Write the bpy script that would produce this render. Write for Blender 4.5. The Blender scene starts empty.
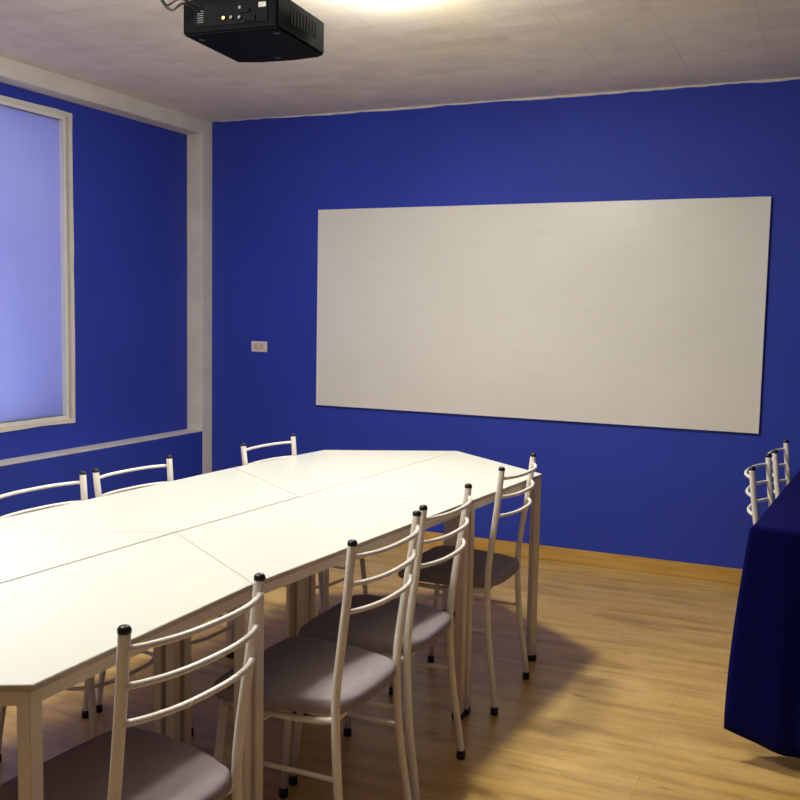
import bpy, bmesh, math, random
from mathutils import Vector, Matrix
random.seed(7)
sc = bpy.context.scene
COL = sc.collection

# ------------------------------------------------------------------ materials
def new_mat(name):
    m = bpy.data.materials.new(name); m.use_nodes = True
    nt = m.node_tree; nt.nodes.clear()
    out = nt.nodes.new('ShaderNodeOutputMaterial')
    b = nt.nodes.new('ShaderNodeBsdfPrincipled')
    nt.links.new(b.outputs[0], out.inputs[0])
    return m, nt, b
def N(nt, t, **kw):
    n = nt.nodes.new(t)
    for k, v in kw.items():
        if hasattr(n, k): setattr(n, k, v)
    return n
def coord(nt, scale=(1, 1, 1), rot=(0, 0, 0), loc=(0, 0, 0)):
    c = N(nt, 'ShaderNodeTexCoord'); mp = N(nt, 'ShaderNodeMapping')
    mp.inputs['Scale'].default_value = scale; mp.inputs['Rotation'].default_value = rot
    mp.inputs['Location'].default_value = loc
    nt.links.new(c.outputs['Object'], mp.inputs[0]); return mp.outputs[0]
def noise(nt, vec, scale, detail=4, rough=.55):
    n = N(nt, 'ShaderNodeTexNoise'); n.inputs['Scale'].default_value = scale
    n.inputs['Detail'].default_value = detail; n.inputs['Roughness'].default_value = rough
    nt.links.new(vec, n.inputs['Vector']); return n.outputs[0]
def ramp(nt, fac, stops):
    r = N(nt, 'ShaderNodeValToRGB'); e = r.color_ramp.elements
    while len(e) < len(stops): e.new(.5)
    for i, (p, c) in enumerate(stops):
        e[i].position = p; e[i].color = (*c, 1)
    nt.links.new(fac, r.inputs[0]); return r.outputs[0]
def mix(nt, fac, a, b, mode='MIX'):
    m = N(nt, 'ShaderNodeMix'); m.data_type = 'RGBA'; m.blend_type = mode
    if isinstance(fac, (int, float)): m.inputs[0].default_value = fac
    else: nt.links.new(fac, m.inputs[0])
    for s, x in ((6, a), (7, b)):
        if isinstance(x, tuple): m.inputs[s].default_value = (*x, 1)
        else: nt.links.new(x, m.inputs[s])
    return m.outputs[2]
def bump(nt, b, h, strength=.2, dist=.01):
    n = N(nt, 'ShaderNodeBump'); n.inputs['Strength'].default_value = strength
    n.inputs['Distance'].default_value = dist
    nt.links.new(h, n.inputs['Height']); nt.links.new(n.outputs[0], b.inputs['Normal'])

def plain(name, col, rough=.5, var=.06, nscale=8, bstr=0, bscale=200, metallic=0, spec=.5):
    m, nt, b = new_mat(name)
    v = coord(nt)
    n = noise(nt, v, nscale)
    lo = tuple(c*(1-var) for c in col); hi = tuple(min(1, c*(1+var)) for c in col)
    nt.links.new(ramp(nt, n, [(.3, lo), (.7, hi)]), b.inputs['Base Color'])
    b.inputs['Roughness'].default_value = rough; b.inputs['Metallic'].default_value = metallic
    b.inputs['Specular IOR Level'].default_value = spec
    if bstr: bump(nt, b, noise(nt, v, bscale, 2), bstr, .002)
    return m

M = {}
M['blue_wall'] = plain('blue_wall_paint', (.028, .055, .45), .62, .07, 1.6, .25, 90, spec=.3)
M['white_plaster'] = plain('white_plaster', (.76, .73, .68), .7, .08, 6, .35, 60)
M['table_white'] = plain('white_laminate', (.735, .76, .70), .26, .01, 3)
M['table_white'].node_tree.nodes['Principled BSDF'].inputs['Specular IOR Level'].default_value = .45
M['table_frame'] = plain('cream_painted_steel', (.80, .73, .60), .4, .02, 5)
M['edge_band'] = plain('cream_edge_band', (.52, .44, .33), .5, .03, 5)
M['chair_metal'] = plain('cream_white_enamel', (.88, .84, .76), .3, .02, 5)
M['seat'] = plain('mauve_grey_upholstery', (.32, .28, .31), .9, .06, 40, .3, 600, spec=.2)
M['black_rubber'] = plain('black_rubber', (.008, .008, .009), .35, .1, 10)
M['black_plastic'] = plain('black_plastic', (.0035, .0035, .006), .65, .15, 10, .1, 300, spec=.04)
M['port_dark'] = plain('dark_port_panel', (.007, .007, .009), .65, .1, 10, spec=.04)
M['metal'] = plain('steel', (.06, .06, .06), .5, .05, 10, metallic=1)
M['gold'] = plain('brass_jack', (.2, .15, .04), .3, .05, 10, metallic=1)
M['label'] = plain('white_label', (.28, .28, .28), .5, .03, 10)
M['cloth'] = plain('blue_cloth', (.0018, .0026, .085), .95, .08, 25, .25, 500, spec=.12)
M['white_cable'] = plain('white_cable', (.7, .7, .7), .4, .03, 10)
M['switch'] = plain('ivory_plastic', (.80, .76, .68), .35, .02, 10)
M['switch_rocker'] = plain('warm_ivory_rocker', (.70, .62, .50), .3, .02, 10)
M['board_edge'] = plain('board_trim', (.80, .80, .82), .35, .02, 10)
M['gap'] = plain('dirty_window_joint', (.24, .22, .17), .8, .5, 14)
M['frame_white'] = plain('window_bead', (.80, .80, .78), .45, .05, 10)

# whiteboard with faint smudges
m, nt, b = new_mat('whiteboard_surface'); v = coord(nt)
n1 = noise(nt, v, 1.1, 4); n2 = noise(nt, coord(nt, (1, 1, 5)), 4, 5)
c = ramp(nt, n1, [(.3, (.79, .785, .72)), (.7, (.85, .85, .79))])
c = mix(nt, ramp(nt, n2, [(.55, (0, 0, 0)), (.8, (.25, .25, .25))]), c, (.70, .67, .64))
nt.links.new(c, b.inputs['Base Color']); b.inputs['Roughness'].default_value = .35
M['board'] = m

# ceiling: plastered-over panels with stains
m, nt, b = new_mat('ceiling_panels'); v = coord(nt, rot=(0, 0, math.pi/2), loc=(0, 0, 0))
vo = coord(nt)
br = N(nt, 'ShaderNodeTexBrick'); nt.links.new(v, br.inputs['Vector'])
br.offset = 0; br.squash = 1
br.inputs['Scale'].default_value = 1; br.inputs['Mortar Size'].default_value = .006
br.inputs['Mortar Smooth'].default_value = .8
br.inputs['Brick Width'].default_value = .62; br.inputs['Row Height'].default_value = .37
br.inputs['Color1'].default_value = (.86, .80, .69, 1); br.inputs['Color2'].default_value = (.90, .85, .745, 1)
br.inputs['Mortar'].default_value = (.76, .71, .62, 1)
n1 = noise(nt, vo, 1.7, 4); n2 = noise(nt, vo, 6, 5, .6); n3 = noise(nt, vo, .9, 2)
ns = noise(nt, coord(nt, (1, 7, 1)), 3.0, 4, .6)
c = mix(nt, ramp(nt, n2, [(.42, (0, 0, 0)), (.66, (.55, .55, .55))]), br.outputs[0], (.74, .68, .60))
c = mix(nt, ramp(nt, ns, [(.5, (0, 0, 0)), (.7, (.6, .6, .6))]), c, (.93, .885, .81))
c = mix(nt, ramp(nt, n1, [(.58, (0, 0, 0)), (.74, (.55, .55, .55))]), c, (.86, .78, .52))
b2_ = N(nt, 'ShaderNodeTexBrick'); nt.links.new(coord(nt, loc=(.11, .07, 0)), b2_.inputs['Vector']); b2_.offset = .5
b2_.inputs['Scale'].default_value = 1; b2_.inputs['Mortar Size'].default_value = .012; b2_.inputs['Mortar Smooth'].default_value = 1
b2_.inputs['Brick Width'].default_value = .21; b2_.inputs['Row Height'].default_value = .105
b2_.inputs['Color1'].default_value = (1, 1, 1, 1); b2_.inputs['Color2'].default_value = (.86, .84, .83, 1); b2_.inputs['Mortar'].default_value = (.93, .92, .91, 1)
c = mix(nt, ramp(nt, n3, [(.35, (.15, .15, .15)), (.6, (.8, .8, .8))]), c, mix(nt, 1, c, b2_.outputs[0], 'MULTIPLY'))
vb = N(nt, 'ShaderNodeTexVoronoi'); vb.inputs['Scale'].default_value = 2.6
nt.links.new(coord(nt, (1.5, .8, 1)), vb.inputs['Vector'])
c = mix(nt, ramp(nt, vb.outputs[0], [(.08, (.4, .4, .4)), (.2, (0, 0, 0))]), c, (.68, .62, .57))
nt.links.new(c, b.inputs['Base Color']); b.inputs['Roughness'].default_value = .6
bump(nt, b, n2, .25, .01)
M['ceiling'] = m

# laminate floor, planks along X
m, nt, b = new_mat('oak_laminate'); v = coord(nt)
br = N(nt, 'ShaderNodeTexBrick'); nt.links.new(v, br.inputs['Vector'])
br.offset = .37; br.inputs['Scale'].default_value = 1
br.inputs['Brick Width'].default_value = 1.3; br.inputs['Row Height'].default_value = .19
br.inputs['Mortar Size'].default_value = .0012; br.inputs['Mortar Smooth'].default_value = .3
br.inputs['Color1'].default_value = (.62, .40, .11, 1); br.inputs['Color2'].default_value = (.68, .45, .14, 1)
br.inputs['Mortar'].default_value = (.44, .27, .09, 1)
g1 = noise(nt, coord(nt, (.7, 6.5, 1)), 2.6, 5, .55); g2 = noise(nt, coord(nt, (1.2, 34, 1)), 4, 4, .6)
g3 = noise(nt, coord(nt, (1.6, 4, 1)), 2.6, 3)
c = mix(nt, ramp(nt, g1, [(.42, (0, 0, 0)), (.66, (.75, .75, .75))]), br.outputs[0], (.36, .20, .055))
c = mix(nt, ramp(nt, g2, [(.5, (0, 0, 0)), (.75, (.22, .22, .22))]), c, (.34, .19, .06))
c = mix(nt, ramp(nt, g3, [(.45, (0, 0, 0)), (.7, (.55, .55, .55))]), c, (.72, .50, .19))
kn = N(nt, 'ShaderNodeTexVoronoi'); kn.inputs['Scale'].default_value = 1.7
nt.links.new(coord(nt, (1, 2.6, 1)), kn.inputs['Vector'])
c = mix(nt, ramp(nt, kn.outputs[0], [(.02, (.8, .8, .8)), (.07, (0, 0, 0))]), c, (.22, .115, .035))
nt.links.new(c, b.inputs['Base Color']); b.inputs['Roughness'].default_value = .33
b.inputs['Specular IOR Level'].default_value = .45
bump(nt, b, g2, .06, .002)
M['floor'] = m

m, nt, b = new_mat('oak_skirting'); g1 = noise(nt, coord(nt, (1.2, 1.2, 14)), 3, 5)
nt.links.new(ramp(nt, g1, [(.3, (.50, .28, .055)), (.7, (.64, .40, .11))]), b.inputs['Base Color'])
b.inputs['Roughness'].default_value = .35
M['skirting'] = m

# frosted window pane (translucent, lit from outside by daylight and an added warm fill)
m, nt, b = new_mat('frosted_pane')
out = [n for n in nt.nodes if n.type == 'OUTPUT_MATERIAL'][0]
tr = N(nt, 'ShaderNodeBsdfTranslucent'); nn = noise(nt, coord(nt), 3, 5)
nt.links.new(ramp(nt, nn, [(.3, (.60, .62, .88)), (.7, (.66, .68, .92))]), tr.inputs[0])
b.inputs['Base Color'].default_value = (.17, .20, .42, 1); b.inputs['Roughness'].default_value = .45
ms = N(nt, 'ShaderNodeMixShader'); ms.inputs[0].default_value = .45
nt.links.new(tr.outputs[0], ms.inputs[1]); nt.links.new(b.outputs[0], ms.inputs[2])
nt.links.new(ms.outputs[0], out.inputs[0])
M['pane'] = m

m, nt, b = new_mat('lamp_diffuser')
b.inputs['Base Color'].default_value = (.9, .9, .88, 1)
b.inputs['Emission Color'].default_value = (1, .93, .8, 1); b.inputs['Emission Strength'].default_value = 3
M['diffuser'] = m

# ------------------------------------------------------------------ mesh helpers
def link(name, bm, mat, parent=None, smooth=False, loc=None, mods=None):
    me = bpy.data.meshes.new(name)
    bmesh.ops.recalc_face_normals(bm, faces=bm.faces)
    bm.to_mesh(me); bm.free()
    if smooth:
        for p in me.polygons: p.use_smooth = True
    o = bpy.data.objects.new(name, me); COL.objects.link(o)
    for mm in (mat if isinstance(mat, list) else [mat]): me.materials.append(mm)
    if parent: o.parent = parent
    if loc: o.location = loc
    return o
def thing(name, label, cat, loc=(0, 0, 0), rz=0, group=None):
    o = bpy.data.objects.new(name, None); COL.objects.link(o)
    o.location = loc; o.rotation_euler = (0, 0, rz); o.empty_display_size = .1
    o['label'] = label; o['category'] = cat
    if group: o['group'] = group
    return o
def struct(name, bm, mat, label=None, cat=None, **kw):
    o = link(name, bm, mat, **kw); o['kind'] = 'structure'
    o['label'] = label or name.replace('_', ' '); o['category'] = cat or name.split('_')[0]
    return o
def box(bm, x0, x1, y0, y1, z0, z1, bev=0, mi=0):
    r = bmesh.ops.create_cube(bm, size=1)
    for v in r['verts']:
        v.co = Vector(((x0+x1)/2+v.co.x*(x1-x0), (y0+y1)/2+v.co.y*(y1-y0), (z0+z1)/2+v.co.z*(z1-z0)))
    fs = set(f for v in r['verts'] for f in v.link_faces)
    for f in fs: f.material_index = mi
    if bev:
        es = set(e for v in r['verts'] for e in v.link_edges)
        bmesh.ops.bevel(bm, geom=list(es), offset=bev, segments=2, affect='EDGES', clamp_overlap=True)
    return bm
def prism(bm, pts, z0, z1, bev=0):
    lo = [bm.verts.new((x, y, z0)) for x, y in pts]; hi = [bm.verts.new((x, y, z1)) for x, y in pts]
    n = len(pts); bm.faces.new(lo[::-1]); top = bm.faces.new(hi)
    for i in range(n): bm.faces.new((lo[i], lo[(i+1) % n], hi[(i+1) % n], hi[i]))
    if bev: bmesh.ops.bevel(bm, geom=list(top.edges), offset=bev, segments=2, affect='EDGES')
    return bm
def catmull(pts, n=8, closed=False):
    P = [Vector(p) for p in pts]; out = []
    k = len(P)
    rng = range(k) if closed else range(k-1)
    for i in rng:
        if closed: p0, p1, p2, p3 = P[(i-1) % k], P[i], P[(i+1) % k], P[(i+2) % k]
        else: p0, p1, p2, p3 = P[max(i-1, 0)], P[i], P[i+1], P[min(i+2, k-1)]
        for j in range(n):
            t = j/n
            out.append(.5*((2*p1)+(-p0+p2)*t+(2*p0-5*p1+4*p2-p3)*t*t+(-p0+3*p1-3*p2+p3)*t**3))
    if not closed: out.append(P[-1])
    return out
def tube(bm, pts, r, seg=12, closed=False, cap=True):
    P = [Vector(p) for p in pts]; k = len(P); rings = []
    ref = None
    for i in range(k):
        if closed: t = (P[(i+1) % k]-P[i-1]).normalized()
        else: t = (P[min(i+1, k-1)]-P[max(i-1, 0)]).normalized()
        if ref is None:
            ref = Vector((0, 0, 1)) if abs(t.z) < .9 else Vector((1, 0, 0))
        a = (ref - t*ref.dot(t)).normalized(); ref = a; b = t.cross(a)
        rr = r[i] if isinstance(r, (list, tuple)) else r
        rings.append([bm.verts.new(P[i]+a*math.cos(2*math.pi*j/seg)*rr+b*math.sin(2*math.pi*j/seg)*rr) for j in range(seg)])
    for i in range(k if closed else k-1):
        A, B = rings[i], rings[(i+1) % k]
        for j in range(seg): bm.faces.new((A[j], A[(j+1) % seg], B[(j+1) % seg], B[j]))
    if cap and not closed: bm.faces.new(rings[0][::-1]); bm.faces.new(rings[-1])
    return bm
def lathe(bm, prof, c=(0, 0, 0), seg=16):
    rings = []
    for r, z in prof:
        rings.append([bm.verts.new((c[0]+max(r, 1e-4)*math.cos(2*math.pi*j/seg), c[1]+max(r, 1e-4)*math.sin(2*math.pi*j/seg), c[2]+z)) for j in range(seg)])
    for i in range(len(rings)-1):
        A, B = rings[i], rings[i+1]
        for j in range(seg): bm.faces.new((A[j], A[(j+1) % seg], B[(j+1) % seg], B[j]))
    bm.faces.new(rings[0][::-1]); bm.faces.new(rings[-1])
    return bm
def BM(): return bmesh.new()
def copy_tree(o, parent=None):
    c = o.copy(); COL.objects.link(c); c.parent = parent
    for ch in list(o.children): copy_tree(ch, c)
    return c

# ------------------------------------------------------------------ room
XU, XL, YB, H = -3.835, -3.716, 5.216, 2.5475      # recessed wall face, column face, back wall, ceiling
XR, YN = 2.3, -2.6
ZL = .5804; ZB = 2.456; YC = 5.11
struct('floor', box(BM(), XU-.2, XR+.15, YN-.15, YB+.15, -.12, 0), M['floor'], 'pale oak laminate floor with planks running along the whiteboard wall')
struct('ceiling', box(BM(), XU-.2, XR+.15, YN-.15, YB+.15, H, H+.12), M['ceiling'], 'stained off-white panelled ceiling')
struct('wall_back', box(BM(), XU-.2, XR+.15, YB, YB+.15, 0, H), M['blue_wall'], 'deep blue wall behind the whiteboard')
struct('wall_right', box(BM(), XR, XR+.15, YN, YB, 0, H), M['blue_wall'], 'blue right wall out of frame')
struct('wall_front', box(BM(), XU-.2, XR+.15, YN-.15, YN, 0, H), M['white_plaster'], 'pale wall behind the camera')
# left wall with window opening
WY0, WY1, WZ0, WZ1 = 2.35, 4.10, .731, 2.396
b = BM()
box(b, XU-.2, XL, YN, YB, 0, ZL)                           # lower wall, flush with the column
box(b, XU-.2, XU, YN, WY0, ZL, H); box(b, XU-.2, XU, WY1, YB, ZL, H)
box(b, XU-.2, XU, WY0, WY1, ZL, WZ0); box(b, XU-.2, XU, WY0, WY1, WZ1, H)
struct('wall_left', b, M['blue_wall'], 'deep blue left wall recessed above a low ledge')
b = BM(); box(b, XU, XL+.002, YN, YC, ZL, ZL+.008, .002); struct('trim_1', b, M['white_plaster'], 'thin white ledge running along the left blue wall')
b = BM(); box(b, XU, XL+.001, YC, YB, 0, H); 
b2 = BM()
# column: full height above the ledge; below the ledge only its room face strip shows
box(b2, XU, XL+.002, YC, YB, 0, H, .003); b.free()
struct('trim_2', b2, M['white_plaster'], 'white painted column strip in the back left corner')
b = BM(); box(b, XU, XL+.002, YN, YC, ZB, H, .003); struct('trim_3', b, M['white_plaster'], 'white beam along the top of the left wall')
# wavy plaster seam where the ceiling meets the blue back wall
b = BM(); n = 150; rnd = random.Random(3)
xs = [XL+.06+(XR-XL-.06)*i/n for i in range(n+1)]
hs = []; h = .006
for i in range(n+1):
    h += rnd.uniform(-.0035, .0035); h = min(.014, max(.003, h)); hs.append(h)
for i in range(n):
    a = [(xs[i], YB-.004, H-.0005), (xs[i+1], YB-.004, H-.0005), (xs[i+1], YB-.004, H-hs[i+1]), (xs[i], YB-.004, H-hs[i])]
    f = [b.verts.new(p) for p in a]; g = [b.verts.new((p[0], YB, p[2])) for p in a]
    b.faces.new(f); b.faces.new(g[::-1])
    for k in range(4): b.faces.new((f[k], g[k], g[(k+1) % 4], f[(k+1) % 4]))
bmesh.ops.remove_doubles(b, verts=b.verts, dist=1e-5)
struct('trim_4', b, M['white_plaster'], 'uneven white plaster seam between ceiling and back wall')
# baseboards
b = BM(); box(b, XL, XR, YB-.014, YB, 0, .08, .003); struct('baseboard_back', b, M['skirting'], 'oak baseboard under the blue back wall')
b = BM(); box(b, XL, XL+.014, YN, YB-.014, 0, .08, .003); struct('baseboard_left', b, M['skirting'], 'oak baseboard under the left wall')
b = BM(); box(b, XR-.014, XR, YN, YB-.014, 0, .08, .003); struct('baseboard_right', b, M['skirting'], 'oak baseboard on the right wall')

# window: plaster surround, dark joint, white bead, frosted pane
def ring_frame(y0, y1, z0, z1, w, x0, x1, wob=0, seed=1):
    b = BM(); r = random.Random(seed)
    outer, inner = [], []
    def side(p, q, k):
        return [tuple(p[i]+(q[i]-p[i])*t/k for i in (0, 1)) for t in range(k)]
    k = 14
    O = [(y0, z0), (y1, z0), (y1, z1), (y0, z1)]; I = [(y0+w, z0+w), (y1-w, z0+w), (y1-w, z1-w), (y0+w, z1-w)]
    for i in range(4):
        outer += side(O[i], O[(i+1) % 4], k); inner += side(I[i], I[(i+1) % 4], k)
    outer = [(y+r.uniform(-wob, wob), z+r.uniform(-wob, wob)) for y, z in outer]
    n = len(outer)
    vs = [[b.verts.new((x, p[0], p[1])) for p in L] for x in (x0, x1) for L in (outer, inner)]
    oa, ia, ob, ib = vs
    for i in range(n):
        j = (i+1) % n
        for A, B in ((oa, ia), (ia, ib), (ib, ob), (ob, oa)): b.faces.new((A[i], A[j], B[j], B[i]))
    return b
win = struct('window_1', ring_frame(WY0, WY1, WZ0, WZ1, .022, XU-.05, XU+.008, .0035, 2), M['white_plaster'], 'large frosted window in the left blue wall')
o = link('joint', ring_frame(WY0+.018, WY1-.018, WZ0+.013, WZ1-.013, .03, XU-.06, XU-.012, .001, 3), M['gap'], win); o['label'] = 'dark dirty joint between surround and frame'
link('window_frame', ring_frame(WY0+.036, WY1-.036, WZ0+.018, WZ1-.02, .022, XU-.05, XU-.002, .001, 4), M['frame_white'], win)
b = BM(); box(b, XU-.038, XU-.03, WY0+.045, WY1-.045, WZ0+.028, WZ1-.028)
link('pane', b, M['pane'], win)
# narrow lane outside the window, so that the pane has a real place behind it
b = BM(); box(b, XU-1.6, XU-1.5, 1.2, 5.2, 0, 2.9); struct('wall_outside', b, M['white_plaster'], 'pale wall across the lane outside the window')

# whiteboard
BX0, BX1, BZ0, BZ1 = -2.929, -.3628, .790, 1.975
t = thing('whiteboard', 'large blank white board mounted on the blue back wall', 'whiteboard', ((BX0+BX1)/2, YB, (BZ0+BZ1)/2))
w2, h2 = (BX1-BX0)/2, (BZ1-BZ0)/2
b = BM(); box(b, -w2+.006, w2-.006, -.018, -.001, -h2+.006, h2-.006); link('panel', b, M['board'], t)
b = BM()
box(b, -w2, w2, -.021, -.001, h2-.008, h2, .001); box(b, -w2, w2, -.021, -.001, -h2, -h2+.006, .001)
box(b, -w2, -w2+.007, -.021, -.001, -h2+.006, h2-.008, .001); box(b, w2-.007, w2, -.021, -.001, -h2+.006, h2-.008, .001)
link('edge_trim', b, M['board_edge'], t)

# wall outlet plate
t = thing('wall_socket', 'small ivory socket plate on the blue wall left of the whiteboard', 'socket', (-3.352, YB, 1.135))
b = BM(); box(b, -.058, .058, -.009, 0, -.033, .033, .003); link('cover_plate', b, M['switch'], t)
for sx in (-.02, .02):
    b = BM(); box(b, sx-.018, sx+.018, -.0125, -.008, -.020, .020, .0015); r = link('socket_insert', b, M['switch_rocker'], t)
    b = BM()
    for dz in (-.007, .007): box(b, sx-.003, sx+.003, -.0135, -.012, dz-.0015, dz+.0015)
    link('slot', b, M['black_rubber'], r)

# ------------------------------------------------------------------ trapezoid tables
G = dict(P=(-1.622, 2.776), Q=(-1.657, 2.155), QR=(-1.190, 1.829), PR=(-1.095, 3.015), CR=(-1.043, 3.650), F=(-1.558, 4.062),
         NR=(-1.180, 1.159), N=(-1.716, .867), QL=(-2.210, 1.851), PL=(-2.150, 3.165), CL=(-2.083, 3.771), NL=(-2.250, 1.21))
def inset_poly(pts, d):
    P = [Vector(p) for p in pts]; n = len(P); out = []
    area = sum(P[i].x*P[(i+1) % n].y-P[(i+1) % n].x*P[i].y for i in range(n))
    s = 1 if area > 0 else -1
    L = []
    for i in range(n):
        a, b_ = P[i], P[(i+1) % n]; t_ = (b_-a).normalized(); nrm = Vector((-t_.y, t_.x))*s
        L.append((a+nrm*(d[i] if isinstance(d, (list, tuple)) else d), t_))
    for i in range(n):
        p, r = L[i-1]; q, s_ = L[i]
        den = r.x*s_.y-r.y*s_.x; u = ((q-p).x*s_.y-(q-p).y*s_.x)/den
        out.append(p+r*u)
    return out
def trapezoid_table(keys, label, gaps):
    pts = inset_poly([G[k] for k in keys], gaps)
    c = sum(pts, Vector((0, 0)))/4
    t = thing('trapezoid_table', label, 'table', (c.x, c.y, 0), 0, 'trapezoid tables pushed together')
    loc = [p-c for p in pts]
    b = BM(); prism(b, loc, .7385, .750, .001); link('tabletop', b, M['table_white'], t)
    eb = inset_poly(loc, -.0006)
    b = BM(); prism(b, eb, .738, .7482); link('edge_band', b, M['edge_band'], t)
    oo = inset_poly(loc, .003); ii = inset_poly(loc, .028)
    b = BM(); n = 4
    V = [[b.verts.new((p.x, p.y, z)) for p in L] for z in (.713, .738) for L in (oo, ii)]
    oa, ia, ob, ib = V
    for i in range(n):
        j = (i+1) % n
        for A, B in ((oa, ia), (ia, ib), (ib, ob), (ob, oa)): b.faces.new((A[i], A[j], B[j], B[i]))
    link('apron', b, M['table_frame'], t)
    # legs: square tube, aligned with the two sides meeting at each corner's bisector
    lp = inset_poly(loc, .019)
    for i, p in enumerate(lp):
        e = (loc[(i+1) % 4]-loc[i]) if (loc[(i+1) % 4]-loc[i]).length > (loc[i]-loc[i-1]).length else (loc[i]-loc[i-1])
        ang = math.atan2(e.y, e.x)
        b = BM(); box(b, -.015, .015, -.015, .015, .022, .738, .002)
        bmesh.ops.rotate(b, verts=b.verts, cent=(0, 0, 0), matrix=Matrix.Rotation(ang, 3, 'Z'))
        lg = link('leg', b, M['table_frame'], t, loc=(p.x, p.y, 0))
        b = BM(); box(b, -.0175, .0175, -.0175, .0175, 0, .026, .003)
        bmesh.ops.rotate(b, verts=b.verts, cent=(0, 0, 0), matrix=Matrix.Rotation(ang, 3, 'Z'))
        f = link('rubber_foot', b, M['black_rubber'], lg)
    return t
s, g = .0013, .003
trapezoid_table(['N', 'NR', 'QR', 'Q'], 'white trapezoid table, right half of the group end nearest the camera', [0, 0, s, g])
trapezoid_table(['N', 'Q', 'QL', 'NL'], 'white trapezoid table, left half of the group end nearest the camera, under the window', [g, s, 0, 0])
trapezoid_table(['Q', 'QR', 'PR', 'P'], 'white trapezoid table in the middle of the group, on the right where two chairs stand', [s, 0, s, g])
trapezoid_table(['Q', 'P', 'PL', 'QL'], 'white trapezoid table in the middle of the group, on the left by the window wall', [g, s, 0, s])
trapezoid_table(['P', 'PR', 'CR', 'F'], 'white trapezoid table, right half of the group end nearest the whiteboard', [s, 0, 0, s])
trapezoid_table(['P', 'F', 'CL', 'PL'], 'white trapezoid table, left half of the group end nearest the whiteboard', [s, 0, 0, s])

# ------------------------------------------------------------------ chairs
# local frame: origin mid rear feet, +Y towards the front of the seat
def make_chair():
    t = thing('dining_chair', '', 'chair')
    W = .183
    prof = [(0, .018), (.004, .06), (.012, .12), (.027, .22), (.037, .33), (.0415, .44), (.039, .51), (.028, .60), (.012, .72), (.003, .80), (-.002, .851)]
    def py(z):
        for (a, za), (b_, zb) in zip(prof, prof[1:]):
            if z <= zb: return a+(b_-a)*(z-za)/(zb-za)
        return prof[-1][0]
    def pw(z):                       # the posts draw in towards the seat
        return W-.013*max(0, math.sin(math.pi*min(1, max(0, z/.86))))**1.3
    for sx in (-1, 1):
        b = BM(); tube(b, catmull([(sx*pw(z), y, z) for y, z in prof], 4), .0108, 14)
        p = link('rear_post', b, M['chair_metal'], t, True)
        b = BM(); lathe(b, [(.0114, -.004), (.0118, .001), (.0112, .004), (.0085, .0075), (.0035, .0095)], (sx*W, prof[-1][0], .851), 14)
        link('end_cap', b, M['black_rubber'], p, True)
        b = BM(); lathe(b, [(.0135, 0), (.014, .004), (.0128, .026), (.011, .027)], (sx*W, 0, 0), 14)
        link('rubber_foot', b, M['black_rubber'], p, True)
        b = BM(); tube(b, [(sx*(W-.004), .388, .018), (sx*(W-.012), .372, .22), (sx*(W-.02), .352, .425)], .0105, 14)
        l = link('front_leg', b, M['chair_metal'], t, True)
        b = BM(); lathe(b, [(.0132, 0), (.0137, .004), (.0125, .026), (.011, .027)], (sx*(W-.004), .388, 0), 14)
        link('rubber_foot', b, M['black_rubber'], l, True)
    for z in (.820, .755, .689):
        y = py(z)-.006; pts = []
        for i in range(25):
            u = -1+2*i/24; pts.append((u*(pw(z)+.001), y-.038*(1-abs(u)**2.6), z))
        b = BM(); tube(b, pts, .0062, 10); link('back_rail', b, M['chair_metal'], t, True)
    # hoop stretcher from both rear posts round the front
    yr, yf, z = py(.283), .352, .283
    pts = [(-pw(z), yr, z), (-pw(z)+.001, .12, z), (-W+.01, .24, z), (-W+.03, .315, z+.003), (-.09, .355, z+.006), (0, .365, z+.008)]
    pts = pts+[(-x, y, zz) for x, y, zz in pts[-2::-1]]
    b = BM(); tube(b, catmull(pts, 5), .0062, 10); link('stretcher', b, M['chair_metal'], t, True)
    # seat frame: tube ring under the cushion
    pts = [(-pw(.425), py(.425), .425), (-W+.012, .12, .414), (-W+.012, .28, .412), (-W+.04, .345, .412), (0, .36, .412)]
    pts = pts+[(-x, y, zz) for x, y, zz in pts[-2::-1]]
    b = BM(); tube(b, catmull(pts, 5), .0085, 10)
    tube(b, catmull([(-pw(.427), py(.427), .427), (-.13, .052, .420), (0, .062, .417), (.13, .052, .420), (pw(.427), py(.427), .427)], 4), .0085, 10)
    box(b, -.15, .15, .07, .33, .418, .433)
    link('seat_frame', b, M['chair_metal'], t, True)
    # cushion: rounded outline widening towards the front, slightly domed
    b = BM()
    half = [(0, .010), (.07, .012), (.120, .020), (.152, .042), (.168, .078), (.187, .13), (.201, .20), (.207, .27), (.207, .328), (.198, .358), (.172, .376), (.08, .382), (0, .382)]
    ring = catmull([(x, y, 0) for x, y in half+[(-x, y) for x, y in half[-2:0:-1]]], 3, True)
    prof_c = [(.93, .431), (.98, .434), (1.0, .441), (1.0, .455), (.985, .464), (.95, .4695), (.85, .474), (.6, .4785), (.3, .481)]
    rings = []
    for k, z in prof_c: rings.append([b.verts.new((p.x*k, .205+(p.y-.205)*k, z)) for p in ring])
    n_ = len(ring)
    for A, B in zip(rings, rings[1:]):
        for i in range(n_): b.faces.new((A[i], A[(i+1) % n_], B[(i+1) % n_], B[i]))
    b.faces.new(rings[0][::-1])
    cv = b.verts.new((0, .205, .482))
    for i in range(n_): b.faces.new((rings[-1][i], rings[-1][(i+1) % n_], cv))
    link('seat', b, M['seat'], t, True)
    return t
proto = make_chair()
R90 = math.pi/2
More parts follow.
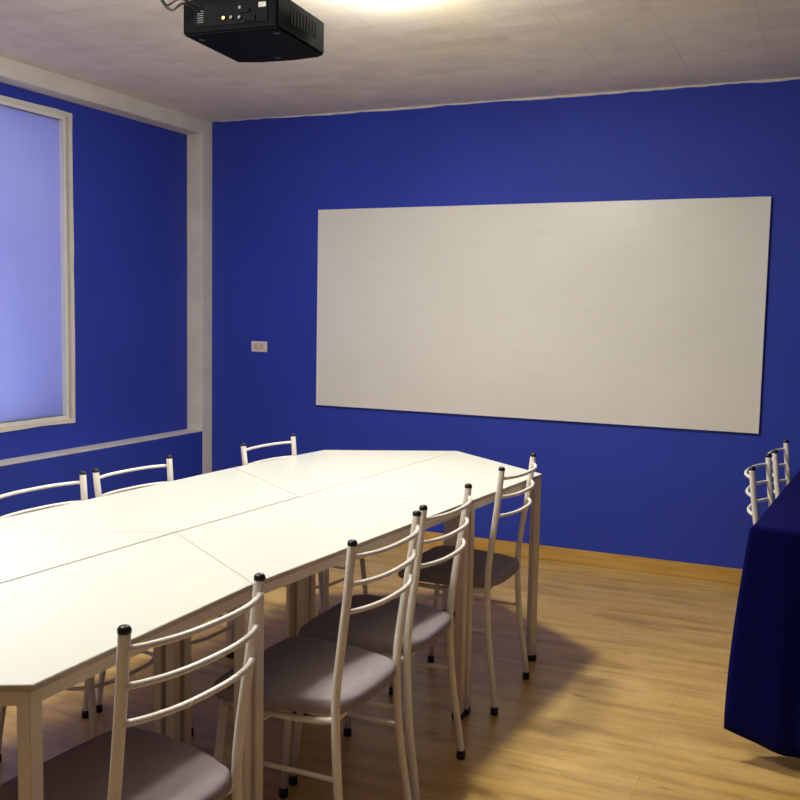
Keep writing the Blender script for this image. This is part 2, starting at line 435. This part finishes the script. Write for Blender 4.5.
chairs = [   # mid rear feet x, y, rotation, label, group   (rot +90deg: front towards -X)
 (-1.020, 1.389, R90-.060, 'cream metal chair right of the white tables, nearest the camera, feet out of frame'),
 (-.980, 2.089, R90+.004, 'second cream metal chair from the camera along the right side of the white tables'),
 (-1.000, 2.532, R90+.025, 'third cream metal chair from the camera along the right side of the white tables'),
 (-1.020, 3.258, R90, 'cream metal chair at the far right table corner, standing apart near the whiteboard wall'),
 (-2.242, 2.245, -R90-.03, 'chair on the window side of the white tables, cut off by the left frame edge'),
 (-2.224, 2.666, -R90-.045, 'chair on the window side, middle one of the three backs above the white tables'),
 (-2.164, 3.447, -R90-.040, 'chair on the window side, its back farthest from the camera, near the corner column'),
 (-.246, 3.723, -R90-.078, 'chair tucked at the dark blue cloth, the one nearer the camera'),
 (-.206, 4.227, -R90-.06, 'chair tucked at the dark blue cloth, the one nearer the back wall'),
]
for i, (x, y, rz, lab) in enumerate(chairs):
    c = proto if i == 0 else copy_tree(proto)
    c.location = (x, y, 0); c.rotation_euler = (0, 0, rz); c['label'] = lab
    if 4 <= i <= 6: c.scale = (1, 1, .970)      # the window-side chairs are a touch lower
    c['group'] = 'white metal chairs around the tables' if i < 7 else 'white metal chairs at the blue table'

# ------------------------------------------------------------------ blue-clothed table (right)
TR = math.radians(-3.8)
TX, TY = -.214, 3.078                      # near-left top corner
TW, TL = .80, 1.75
def rot2(x, y): return (x*math.cos(TR)-y*math.sin(TR), x*math.sin(TR)+y*math.cos(TR))
t = thing('rectangular_table', 'rectangular table standing hidden under the dark blue cloth', 'table', (TX, TY, 0), TR)
b = BM(); box(b, .02, TW-.02, .02, TL-.02, .72, .744, .003); link('tabletop', b, M['table_white'], t)
for x in (.42, TW-.08):
    for y in (.07, TL-.07):
        b = BM(); box(b, x-.015, x+.015, y-.015, y+.015, 0, .72, .002); link('leg', b, M['table_frame'], t)
# cloth: rings from the centre out over the edge and down; left side is gathered up over the chairs
per = []
cr = .03
def addside(p, q, n, kind):
    for i in range(n): per.append((p[0]+(q[0]-p[0])*i/n, p[1]+(q[1]-p[1])*i/n, kind, i/n))
addside((0, 0), (TW, 0), 70, 'n'); addside((TW, 0), (TW, TL), 60, 'r'); addside((TW, TL), (0, TL), 50, 'f'); addside((0, TL), (0, 0), 110, 'l')
np_ = len(per)
def outward(i):
    x, y, k, f = per[i]
    d = Vector({'n': (0, -1), 'r': (1, 0), 'f': (0, 1), 'l': (-1, 0)}[k])
    # blend near corners
    cx = -1 if x < .06 else (1 if x > TW-.06 else 0); cy = -1 if y < .06 else (1 if y > TL-.06 else 0)
    if cx and cy:
        ax = max(0, 1-min(x, TW-x)/.06); ay = max(0, 1-min(y, TL-y)/.06)
        d = Vector((cx*ax, cy*ay)) if (ax+ay) > 0 else d
        d.normalize()
    return d
def hem(i):
    x, y, k, f = per[i]
    if k == 'n': return .052 if x > .13 else .095-(.043)*(x/.13)
    if k == 'l':
        if y < .10: return .095+.1*y/.10
        return .195+(.62-.195)*min(1, (y-.10)/.14)
    return .06
b = BM(); us = [.012, .03, .06]+[.06+.94*k/15 for k in range(1, 16)]; rings = []
base = [Vector((max(0, 1e-9)+x, y)) for x, y, k, f in per]
for s_ in (.0, .35, .7, .93, .985): 
    if s_ == 0: continue
    rings.append([b.verts.new((TW/2+(p.x-TW/2)*s_, TL/2+(p.y-TL/2)*s_, .7475)) for p in base])
rings.append([b.verts.new((p.x, p.y, .7465)) for p in base])
arc = [0]
for i in range(1, np_): arc.append(arc[-1]+(base[i]-base[i-1]).length)
for u in us:
    R_ = []
    for i in range(np_):
        zt, zb_ = .744, hem(i); z = zt-(zt-zb_)*u**1.05
        drop = zt-z; d = outward(i); k = per[i][2]; x, y = per[i][0], per[i][1]
        fold = .010*math.sin(arc[i]*26+.6)+.007*math.sin(arc[i]*61+1.7)
        flare = .006+.055*(drop/.7)**.8 if k != 'l' else .004+.05*(drop/.7)
        if k == 'n': flare = .006+.004*drop + .0*x
        cdist = math.hypot(x, y)
        cornerp = max(0, 1-cdist/.10)
        o_ = flare+fold*min(1, drop/.35)
        off = Vector((d.x*o_, d.y*o_))
        if cornerp > 0:      # the hanging corner fold leans out to the left
            off = off*(1-cornerp)+Vector((-.010-.049*math.sin(min(1, drop/.62)*1.45), -.004+.02*drop))*cornerp
        R_.append(b.verts.new((x+off.x, y+off.y, z)))
    rings.append(R_)
for A, B in zip(rings, rings[1:]):
    for i in range(np_): b.faces.new((A[i], A[(i+1) % np_], B[(i+1) % np_], B[i]))
b.faces.new(rings[0])
cl = link('tablecloth', b, M['cloth'], None, True, (TX, TY, 0))
cl.rotation_euler = (0, 0, TR)
cl['label'] = 'dark blue cloth draped almost to the floor at the right edge'; cl['category'] = 'tablecloth'
md = cl.modifiers.new('thickness', 'SOLIDIFY'); md.thickness = .0015; md.offset = 1

# ------------------------------------------------------------------ projector
PR0 = Vector((-1.625, 2.492, 2.15)); rzp = math.radians(4.5)
t = thing('projector', 'black projector hanging from the ceiling above the white tables', 'projector', (-1.622, 2.510, 2.147), rzp)
W_, D_, H_ = .149, .160, .098
b = BM(); prism(b, [(-W_-.010, -D_), (W_-.004, -D_), (W_-.004, D_-.012), (W_-.03, D_+.006), (.03, D_+.016), (-.09, D_+.016), (-W_-.010, D_-.004)], 0, H_)
bmesh.ops.bevel(b, geom=list(b.edges), offset=.005, segments=2, affect='EDGES')
# chamfer the underside front corners a little
link('housing', b, M['black_plastic'], t)
b = BM(); box(b, -W_+.03, W_-.035, -D_-.003, -D_+.002, .018, .078, .001); pp = link('port_panel', b, M['port_dark'], t); pp['label'] = 'rear panel with rows of connector ports'
def onpanel(name, x, z, w, h, mat, dep=.004, par=pp):
    b = BM(); box(b, x-w/2, x+w/2, -D_-.003-dep, -D_-.002, z-h/2, z+h/2, .0006); return link(name, b, mat, par)
onpanel('label_sticker', .098, .064, .024, .014, M['label'], .001)
onpanel('port', .045, .052, .030, .012, M['port_dark']); onpanel('port', .060, .030, .034, .016, M['port_dark'])
for x, z, mt in ((-.022, .036, 'gold'), (.002, .036, 'metal'), (.028, .034, 'metal'), (.030, .060, 'metal')):
    b = BM(); lathe(b, [(.0045, 0), (.0045, .006), (.003, .006)], (0, 0, 0), 12)
    bmesh.ops.rotate(b, verts=b.verts, cent=(0, 0, 0), matrix=Matrix.Rotation(R90, 3, 'X'))
    bmesh.ops.translate(b, verts=b.verts, vec=(x, -D_-.003, z)); link('jack', b, M[mt], pp)
b = BM()
for k in range(6): box(b, -.108, -.088, -D_-.0045, -D_-.003, .030+k*.006, .032+k*.006)
link('grille', b, M['metal'], pp)
b = BM()
for k in range(11): box(b, W_-.026, W_-.012, -D_-.002, -D_+.001, .016+k*.007, .019+k*.007)
link('vent_slats', b, M['port_dark'], t)
b = BM()
for k in range(9): box(b, W_-.001, W_+.0015, -.09+k*.02, -.08+k*.02, .03, .075)
link('side_vent', b, M['port_dark'], t)
for x, y in ((-.12, -.12), (.12, -.12), (0, .12)):
    b = BM(); lathe(b, [(.009, -.005), (.010, 0), (.008, .002)], (x, y, 0), 14); link('foot', b, M['black_rubber'], t, True)
b = BM(); lathe(b, [(.03, 0), (.032, .02), (.026, .022), (.024, .012)], (0, 0, 0), 24)
bmesh.ops.rotate(b, verts=b.verts, cent=(0, 0, 0), matrix=Matrix.Rotation(-R90, 3, 'X'))
bmesh.ops.translate(b, verts=b.verts, vec=(.06, D_-.004, .05)); link('lens', b, M['port_dark'], t, True)
mt = BM(); tube(mt, [(0, 0, H_+.02), (0, 0, H-2.15-.01)], .018, 16); box(mt, -.09, .09, -.05, .05, H_-.001, H_+.018, .002)
lathe(mt, [(.06, 0), (.06, .012), (.02, .02)], (0, 0, H-2.15-.022), 20); link('ceiling_mount', mt, M['black_plastic'], t, False)
b = BM(); tube(b, catmull([(-.10, -D_-.002, .06), (-.13, -.20, .075), (-.165, -.21, .058), (-.205, -.20, .10), (-.215, -.17, .19), (-.15, -.08, .30), (-.02, 0, .37)], 8), .0036, 8)
link('cable', b, M['black_rubber'], t, True)
b = BM(); tube(b, catmull([(-.09, -D_-.002, .07), (-.14, -.20, .088), (-.185, -.20, .075), (-.195, -.19, .12), (-.12, -.1, .2), (-.02, 0, .33)], 8), .003, 8)
link('cable', b, M['black_rubber'], t, True)
b = BM(); tube(b, catmull([(-.06, -D_+.02, H_-.002), (-.075, -.18, .113), (-.10, -.185, .109), (-.125, -.16, .118), (-.1, -.08, .2), (-.02, 0, .35)], 8), .003, 8)
o = link('cable', b, M['white_cable'], t, True); o['label'] = 'white cable'

# ------------------------------------------------------------------ lamps
def lamp(x, y, power, glow, rad=.10, col=(1.0, .95, .84)):
    t = thing('ceiling_lamp', 'round flush ceiling lamp above the picture frame', 'lamp', (x, y, H), 0, 'ceiling lamps')
    b = BM(); lathe(b, [(rad+.02, -.022), (rad+.025, -.015), (rad+.025, 0)], (0, 0, 0), 32); link('housing', b, M['white_plaster'], t, True)
    b = BM(); lathe(b, [(rad*.6, -.032), (rad*.95, -.026), (rad, -.021)], (0, 0, 0), 32); link('diffuser', b, M['diffuser'], t, True)
    L = bpy.data.lights.new('lamp_light', 'AREA'); L.shape = 'DISK'; L.size = rad*2; L.energy = power; L.color = col
    o = bpy.data.objects.new('lamp_light', L); COL.objects.link(o); o.location = (x, y, H-.036)
    P = bpy.data.lights.new('wall_fill_light', 'POINT'); P.energy = glow; P.shadow_soft_size = rad; P.color = col  # unseen point fill below the flush lamp, added to brighten walls and ceiling
    o = bpy.data.objects.new('wall_fill_light', P); COL.objects.link(o); o.location = (x, y, H-.036-rad-.02)
    return t
lamp(-1.56, 3.22, 27, 15, .10)
lamp(-1.92, 1.40, 14, 34, .16)
# daylight in the lane outside, plus an added fill for the pane
L = bpy.data.lights.new('window_daylight', 'AREA'); L.energy = 48; L.shape = 'RECTANGLE'; L.size = 3.0; L.size_y = .8; L.color = (.80, .84, 1)
o = bpy.data.objects.new('window_daylight', L); COL.objects.link(o); o.location = (XU-.9, 3.3, .7)
o.rotation_euler = (0, math.radians(-115), 0)
L = bpy.data.lights.new('pane_top_fill', 'AREA'); L.energy = 14; L.size = 1.6; L.color = (1, .86, .80)  # invented warm fill from above, greys the upper part of the pane
o = bpy.data.objects.new('pane_top_fill', L); COL.objects.link(o); o.location = (XU-.5, 3.4, 2.75); o.rotation_euler = (0, math.radians(-55), 0)
w = bpy.data.worlds.new('world'); sc.world = w; w.use_nodes = True
bg = w.node_tree.nodes['Background']; bg.inputs[0].default_value = (.35, .45, .8, 1); bg.inputs[1].default_value = .5

# ------------------------------------------------------------------ camera
f, yaw, pitch, roll, hc = 969.87, .42664, -.0909, .01891, 1.3718
cy, sy = math.cos(yaw), math.sin(yaw); cp, sp = math.cos(pitch), math.sin(pitch)
fw = Vector((-sy*cp, cy*cp, sp)); r0 = Vector((cy, sy, 0)); u0 = r0.cross(fw)
r = math.cos(roll)*r0+math.sin(roll)*u0; u = -math.sin(roll)*r0+math.cos(roll)*u0
cam = bpy.data.cameras.new('camera'); co = bpy.data.objects.new('camera', cam); COL.objects.link(co)
cam.sensor_width = 36; cam.sensor_fit = 'HORIZONTAL'; cam.lens = f/800*36; cam.clip_start = .05
mw = Matrix((r, u, -fw)).transposed().to_4x4(); mw.translation = (0, 0, hc); co.matrix_world = mw
sc.camera = co
sc.view_settings.view_transform = 'Standard'; sc.view_settings.look = 'None'
sc.view_settings.gamma = 1; sc.view_settings.use_curve_mapping = False; sc.view_settings.exposure = .28
